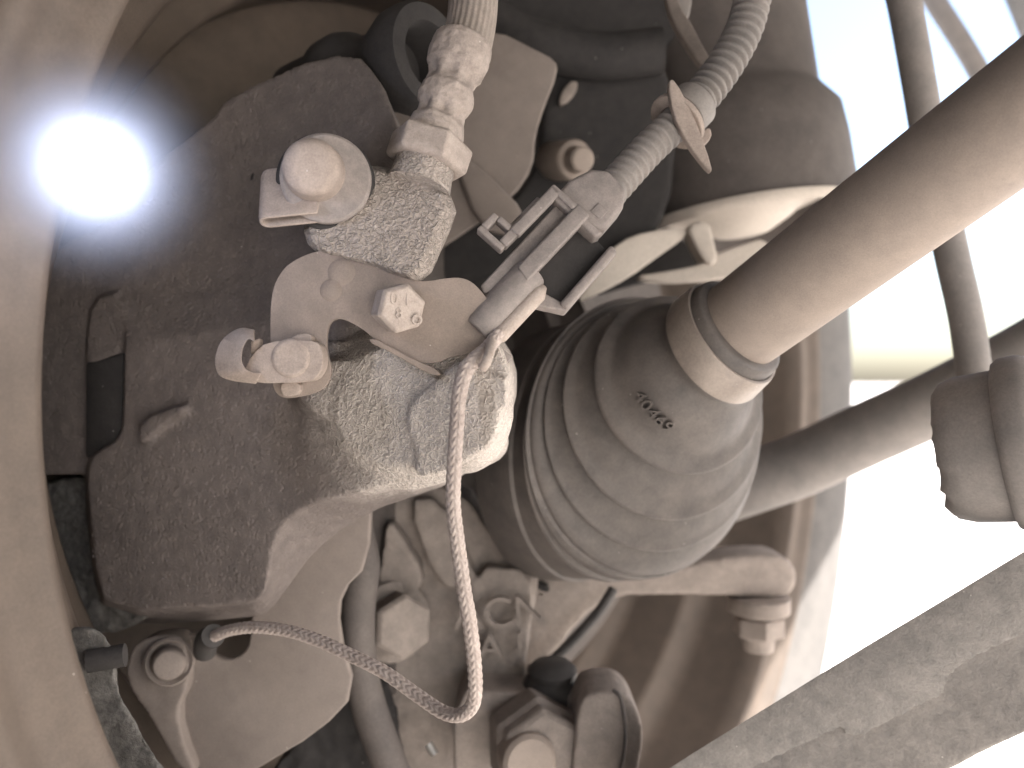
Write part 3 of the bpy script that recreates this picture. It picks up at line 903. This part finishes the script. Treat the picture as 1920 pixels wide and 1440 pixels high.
lathe(bm, c0, Vector((0, 0, -1)), [(.008, .0105), (.0155, .0105), (.0158, 0)], seg=72, poly=6)
finish('castle_nut', bm, M['knuckle'], sa, bevel=.0006, ang=25)
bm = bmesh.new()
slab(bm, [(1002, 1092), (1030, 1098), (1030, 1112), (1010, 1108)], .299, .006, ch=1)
finish('slot', bm, M['dark_shaded_iron'], sa, bevel=.0005)
cab = thing('thin_cable', 'thin black cable slanting below the pale steering lever', 'cable', P(1070, 1200, .295))
bm = bmesh.new()
tube(bm, catmull([P(1150, 1105, .299), P(1120, 1150, .294), P(1070, 1205, .29), P(1010, 1262, .286)], 8), .0019, 16)
finish('cable_sheath', bm, M['dark_rubber'], cab)

# ------------------------------------------------------------------ lower ball joint
bj = thing('ball_joint', 'pale rounded ball joint clamp with dark nut at lower centre', 'ball joint', P(1090, 1380, .26))
bm = bmesh.new()
slab(bm, [(1085, 1310), (1120, 1296), (1168, 1296), (1195, 1325), (1208, 1370), (1204, 1420), (1180, 1520), (1060, 1520), (1075, 1420)], .245, .022, ch=2)
slab(bm, [(850, 1290), (950, 1300), (1120, 1300), (1120, 1500), (850, 1500)], .263, .03, ch=1)
cbody = finish('clamp_body', bm, M['knuckle'], bj, voxel=.0010, smooth=10)
bm = bmesh.new()
tube(bm, catmull([P(1150, 1294, .246), P(1164, 1310, .2440), P(1172, 1360, .2434), P(1170, 1410, .2434), P(1160, 1460, .2434)], 8), .0006, 8)
finish('parting_line', bm, M['strut'], cbody)
bm = bmesh.new()
lathe(bm, P(1010, 1400, .252), Vector((.25, -1, .1)), [(-.01, .016), (0, .0155), (.002, .014), (.006, .0135), (.007, .0115), (.007, 0)], seg=72, poly=6)
finish('nut', bm, M['knuckle'], bj, bevel=.001, ang=25)
bm = bmesh.new()
lathe(bm, P(985, 1418, .247), Vector((.25, -1, .1)), [(-.004, .0085), (.005, .0085), (.0062, .007), (.0062, 0)], seg=40)
finish('stud', bm, M['shaft'], bj, bevel=.0005)
bm = bmesh.new()
lathe(bm, P(1035, 1300, .272), Vector((0, -.1, 1)), [(0, .0105), (.004, .010), (.006, .008), (.0085, .0085), (.0105, .0065), (.0107, 0)], seg=40)
finish('dust_boot', bm, M['dark_rubber'], bj, ang=50)

# ------------------------------------------------------------------ strut
st = thing('suspension_strut', 'dark brown suspension strut with pale open lower cup', 'strut', P(1395, 380, .34))
sax = Vector((-.12, .05, .99)).normalized()
so = P(1392, 424, .345)
bm = bmesh.new()
lathe(bm, so, sax, [(.0, .044), (-.002, .0462), (.0005, .0475), (.004, .0478), (.030, .0472), (.042, .046), (.049, .041), (.053, .0385), (.10, .0380), (.104, .039), (.118, .039), (.122, .038), (.2, .038), (.2, 0), (.02, 0), (.018, .015), (.020, .030), (.014, .040)], seg=110, closed=True)
finish('strut_tube', bm, M['strut'], st, ang=50)
bm = bmesh.new()
lathe(bm, so, sax, [(.0008, .0445), (-.0020, .0465), (-.0026, .0485), (-.0006, .0502), (.0015, .0498), (.0008, .0475)], seg=110, closed=True)
finish('cup_lip', bm, M['lit_pale_plate'], st, ang=60)
bm = bmesh.new()
lathe(bm, so, sax, [(.0115, .043), (.008, .034), (.0085, .030), (.002, .021), (-.003, .012), (-.0045, 0)], seg=80)
finish('cup_bottom', bm, M['lit_pale_plate'], st, ang=60)
bm = bmesh.new()
lathe(bm, so, sax, [(.106, .0382), (.108, .0402), (.117, .0402), (.119, .0382)], seg=80, closed=True)
finish('rusty_band', bm, M['rust'], st, bevel=.0006)
sp = thing('strut_bracket', 'pale folded strut bracket above the rubber boot', 'bracket', P(1250, 480, .31))
bm = bmesh.new()
slab(bm, [(1075, 570), (1110, 505), (1160, 452), (1215, 432), (1292, 425), (1285, 445), (1235, 480), (1180, 520), (1120, 552)], lambda x, y: .292 + (x - 1075) * 6e-5, .004, ch=1)
finish('side_flange', bm, M['lit_pale_plate'], sp, bevel=.001)
bm = bmesh.new()
slab(bm, [(1286, 420), (1330, 412), (1338, 445), (1348, 486), (1332, 502), (1308, 470)], .302, .012, ch=1)
finish('folded_lug', bm, M['lit_pale_plate'], sp, voxel=.0008, smooth=6)
bm = bmesh.new()
slab(bm, [(1185, 518), (1250, 508), (1320, 494), (1350, 470), (1450, 440), (1420, 500), (1360, 524), (1230, 530)], .304, .008, ch=1)
finish('lower_flange', bm, M['lit_pale_plate'], sp, voxel=.0008, smooth=6)
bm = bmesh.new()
slab(bm, [(1160, 470), (1290, 440), (1345, 500), (1200, 530), (1100, 560)], .325, .006, ch=1)  # dark sheet drawn where the bracket leaves a shaded gap
finish('gap_shade_sheet', bm, M['dark_shaded_iron'], sp, bevel=.001)

# knuckle neck between shield and strut, shadow darkened into its colour
nk = thing('knuckle_neck', 'upper knuckle neck blackened as shade between splash shield and strut', 'knuckle neck', P(1080, 250, .31))
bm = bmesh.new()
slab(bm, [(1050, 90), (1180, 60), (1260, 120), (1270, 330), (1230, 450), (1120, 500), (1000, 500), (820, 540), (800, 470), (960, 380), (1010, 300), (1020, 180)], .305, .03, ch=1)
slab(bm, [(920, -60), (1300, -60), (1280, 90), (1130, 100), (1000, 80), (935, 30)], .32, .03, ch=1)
finish('neck_casting', bm, M['dark_shaded_iron'], nk, voxel=.0012, smooth=6)
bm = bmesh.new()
slab(bm, [(1045, 198), (1056, 165), (1076, 148), (1086, 158), (1070, 185)], .300, .004, ch=1)  # pale chip added in place of a small gap of light
finish('light_gap_chip', bm, M['knuckle'], nk, bevel=.0006)
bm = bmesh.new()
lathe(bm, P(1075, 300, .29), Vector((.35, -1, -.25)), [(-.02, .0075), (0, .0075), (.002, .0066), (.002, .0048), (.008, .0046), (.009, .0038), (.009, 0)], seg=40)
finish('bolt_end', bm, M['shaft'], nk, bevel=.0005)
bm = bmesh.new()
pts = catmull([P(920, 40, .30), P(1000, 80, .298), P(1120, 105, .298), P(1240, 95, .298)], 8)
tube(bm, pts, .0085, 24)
finish('neck_rim', bm, M['dark_shaded_iron'], nk)

# ------------------------------------------------------------------ rods on the open side
ln = thing('stabiliser_link', 'straight grey stabiliser link rod crossing behind the drive shaft', 'link rod', P(1790, 500, .27))
bm = bmesh.new()
pts = resample(catmull([P(1672, -80, .275), P(1694, 0, .274), P(1722, 150, .272), P(1748, 300, .270), P(1785, 480, .268), P(1812, 600, .266), P(1832, 740, .264)], 8), .002)
tube(bm, pts, .0054, 32)
finish('rod', bm, M['rod'], ln, ang=60)
tr = thing('stabiliser_bar', 'thick grey stabiliser bar running behind the joint boot', 'bar', P(1600, 830, .34))
bm = bmesh.new()
pts = resample(catmull([P(1300, 940, .36), P(1420, 900, .352), P(1500, 872, .345), P(1600, 825, .335), P(1760, 752, .318), P(1920, 668, .30), P(2050, 590, .29)], 8), .003)
tube(bm, pts, [.0142 - .00004 * i for i in range(len(pts))], 40)
finish('bar', bm, M['rod'], tr, ang=60)
hs = thing('rear_cable', 'blurred grey cable beyond the drive shaft', 'cable', P(1790, 80, .5))
bm = bmesh.new()
tube(bm, resample(catmull([P(1720, -60, .52), P(1752, 0, .52), P(1800, 75, .52), P(1838, 140, .52), P(1900, 260, .52)], 8), .004), .0066, 24)
finish('cable_sheath', bm, M['rod'], hs)

# ------------------------------------------------------------------ rubber bushing on the right
bs = thing('rubber_bushing', 'grey rubber bushing with torn flaking sleeve', 'bushing', P(1860, 830, .205))
bax2 = Vector((.80, -.58, .16)).normalized()
b0 = P(1768, 846, .218)
bm = bmesh.new()
N_ = 72
def tear(k):
    th = 2 * math.pi * k / N_
    return .0012 * noise.noise(Vector((math.cos(th) * 5, math.sin(th) * 5, 3))) + .0008 * noise.noise(Vector((math.cos(th) * 17, math.sin(th) * 17, 1)))
rr_ = lathe(bm, b0, bax2, [(.0, .0), (.0, .0125), (.0004, .0162), (.0022, .0184), (.0055, .0196), (.012, .0199), (.016, .0200), (.016, .0)], seg=N_)
for ring in rr_[2:4]:
    for k, v in enumerate(ring): v.co += bax2 * tear(k) * 2.6 * (1 if N_ * .25 < k < N_ * .75 else .25)
finish('sleeve', bm, M['rod'], bs, ang=50)
bm = bmesh.new()
lathe(bm, b0, bax2, [(.0145, .0198), (.0150, .0216), (.0165, .0228), (.0205, .0230), (.0235, .0220), (.0255, .0190), (.0262, .0125), (.0255, .0110), (.0270, .0098), (.0290, .0085), (.0292, 0)], seg=96)
finish('rubber_disc', bm, M['rod'], bs, ang=50)

# ------------------------------------------------------------------ control arm
ca = thing('control_arm', 'grey gritty control arm with flaking coating across the corner', 'control arm', P(1650, 1300, .2))
def ad(x, y): return .218 - (x - 1260) * 3.2e-5
bm = bmesh.new()
slab(bm, [(1130, 1530), (1260, 1442), (1400, 1356), (1600, 1232), (1760, 1137), (1920, 1040), (2100, 935), (2100, 1270), (1920, 1372), (1780, 1442), (1600, 1530)], ad, .03, ch=0, dirv=P(1650, 1330, 1))
abeam = finish('arm_beam', bm, M['arm'], ca, voxel=.0009, smooth=6, disp=(('CLOUDS', .012, .0008), ('CLOUDS', .003, .0002)))
rnd = random.Random(8)
edge = [(1290, 1530), (1400, 1446), (1480, 1405), (1560, 1370), (1576, 1360), (1590, 1376), (1612, 1379), (1660, 1356), (1700, 1334), (1745, 1312), (1768, 1300), (1778, 1270), (1795, 1250), (1840, 1222), (1900, 1194), (1960, 1170), (2100, 1090)]
fine_edge = []
for (x0, y0), (x1, y1) in zip(edge, edge[1:]):
    for k in range(6):
        t = k / 6
        fine_edge.append((x0 + (x1 - x0) * t + rnd.uniform(-2.5, 2.5), y0 + (y1 - y0) * t + rnd.uniform(-3, 3)))
bm = bmesh.new()
slab(bm, fine_edge + [(2100, 1090), (2100, 928), (1920, 1034), (1760, 1131), (1600, 1226), (1400, 1350), (1258, 1438), (1140, 1518)], lambda x, y: ad(x, y) - .0012, .004, ch=1, dirv=P(1650, 1330, 1))
finish('flaking_coat', bm, M['arm_flake'], abeam, bevel=.0003, bseg=2)

# ------------------------------------------------------------------ glowing ball added at the rim for the bright spot
glow = thing('bright_spot_glow', 'added round white glow between rim and caliper', 'glow', P(170, 318, .162))
LP = P(177, 315, .142)
bm = bmesh.new()
bmesh.ops.create_uvsphere(bm, u_segments=40, v_segments=24, radius=.0062)
for v in bm.verts: v.co += LP
finish('glow_ball', bm, lm, glow, ang=80)  # added ball that draws the bright spot
fm = bpy.data.materials.new("glow_halo")  # scattering ball added to draw a halo around the bright spot
fm.use_nodes = True
ft = fm.node_tree
ft.nodes.remove(ft.nodes["Principled BSDF"])
vol = ft.nodes.new("ShaderNodeVolumeScatter")
vol.inputs["Color"].default_value = (.82, .86, 1, 1)
ftc = ft.nodes.new("ShaderNodeTexCoord")
fd = ft.nodes.new("ShaderNodeVectorMath"); fd.operation = 'DISTANCE'
ft.links.new(ftc.outputs["Object"], fd.inputs[0]); fd.inputs[1].default_value = LP
fr_ = ft.nodes.new("ShaderNodeMapRange"); fr_.interpolation_type = 'SMOOTHERSTEP'
ft.links.new(fd.outputs["Value"], fr_.inputs[0])
fr_.inputs[1].default_value = .004; fr_.inputs[2].default_value = .025
fr_.inputs[3].default_value = 26.0; fr_.inputs[4].default_value = 0.0
ft.links.new(fr_.outputs[0], vol.inputs["Density"])
vol.inputs["Anisotropy"].default_value = .35
ft.links.new(vol.outputs[0], ft.nodes["Material Output"].inputs["Volume"])
bm = bmesh.new()
bmesh.ops.create_uvsphere(bm, u_segments=48, v_segments=32, radius=.0255)
for v in bm.verts: v.co += LP
finish('glow_halo', bm, fm, glow, ang=180)
bm = bmesh.new()
lathe(bm, LP, Vector((-.55, .8, .2)), [(.006, .0050), (.008, .0055), (.016, .0055), (.03, .005), (.03, 0)], seg=40)
finish('glow_stem', bm, M['dark_rubber'], glow)  # made-up stem behind the glowing ball

# ------------------------------------------------------------------ wheel arch above and behind the wheel
bm = bmesh.new()
R1 = .37
A0 = 46
prev = None
segs = 40
ringsA = []
for i in range(segs + 1):
    th = math.radians(A0 + (215 - A0) * i / segs)
    er = UU * math.cos(th) + Vector((0, 0, 1)) * math.sin(th)
    row = []
    for a_ in (-.16, -.02, .06, .14, .22):
        rr = R1 + (.006 if i % 6 < 3 else 0)
        row.append(bm.verts.new(C + er * rr + OUT * a_))
    for a_ in (.22, .14, .06, -.02, -.16):
        row.append(bm.verts.new(C + er * (R1 + .012) + OUT * a_))
    ringsA.append(row)
for a_, b_ in zip(ringsA, ringsA[1:]):
    n = len(a_)
    for k in range(n): bm.faces.new((a_[k], a_[(k + 1) % n], b_[(k + 1) % n], b_[k]))
bm.faces.new(ringsA[0]); bm.faces.new(list(reversed(ringsA[-1])))
lin = finish('wheel_arch_liner', bm, M['liner'], ang=40)
tag(lin, 'black plastic wheel arch liner above the tyre', 'arch liner')

# unseen floor pan, shaped to block sky and sun from the wheel parts
bm = bmesh.new()
def at_a(x, a_):      # y of the line at axial distance a_ from the wheel's inner edge
    return C.y + (a_ - OUT.x * (x - C.x)) / OUT.y
PX = .59  # pan edge placed so sun reaches the ground but not the parts
ol = [(-3.0, -2.4), (PX, -2.4), (PX, at_a(PX, -.08)), (-.35, at_a(-.35, -.08)), (-.62, at_a(-.62, .25)), (-3.0, at_a(-3.0, .25))]
A = [bm.verts.new((x, y, .262)) for x, y in ol]
B = [bm.verts.new((x, y, .30)) for x, y in ol]
bm.faces.new(A); bm.faces.new(list(reversed(B)))
for k in range(len(ol)):
    bm.faces.new((A[(k + 1) % len(ol)], A[k], B[k], B[(k + 1) % len(ol)]))
for f_ in bm.faces: f_.normal_update()
bmesh.ops.triangulate(bm, faces=[f_ for f_ in bm.faces if len(f_.verts) > 4])
tag(finish('light_block_pan', bm, M['liner'], bevel=.01), kind='structure', label='unseen dark floor pan above the wheel parts, shaped to block light')
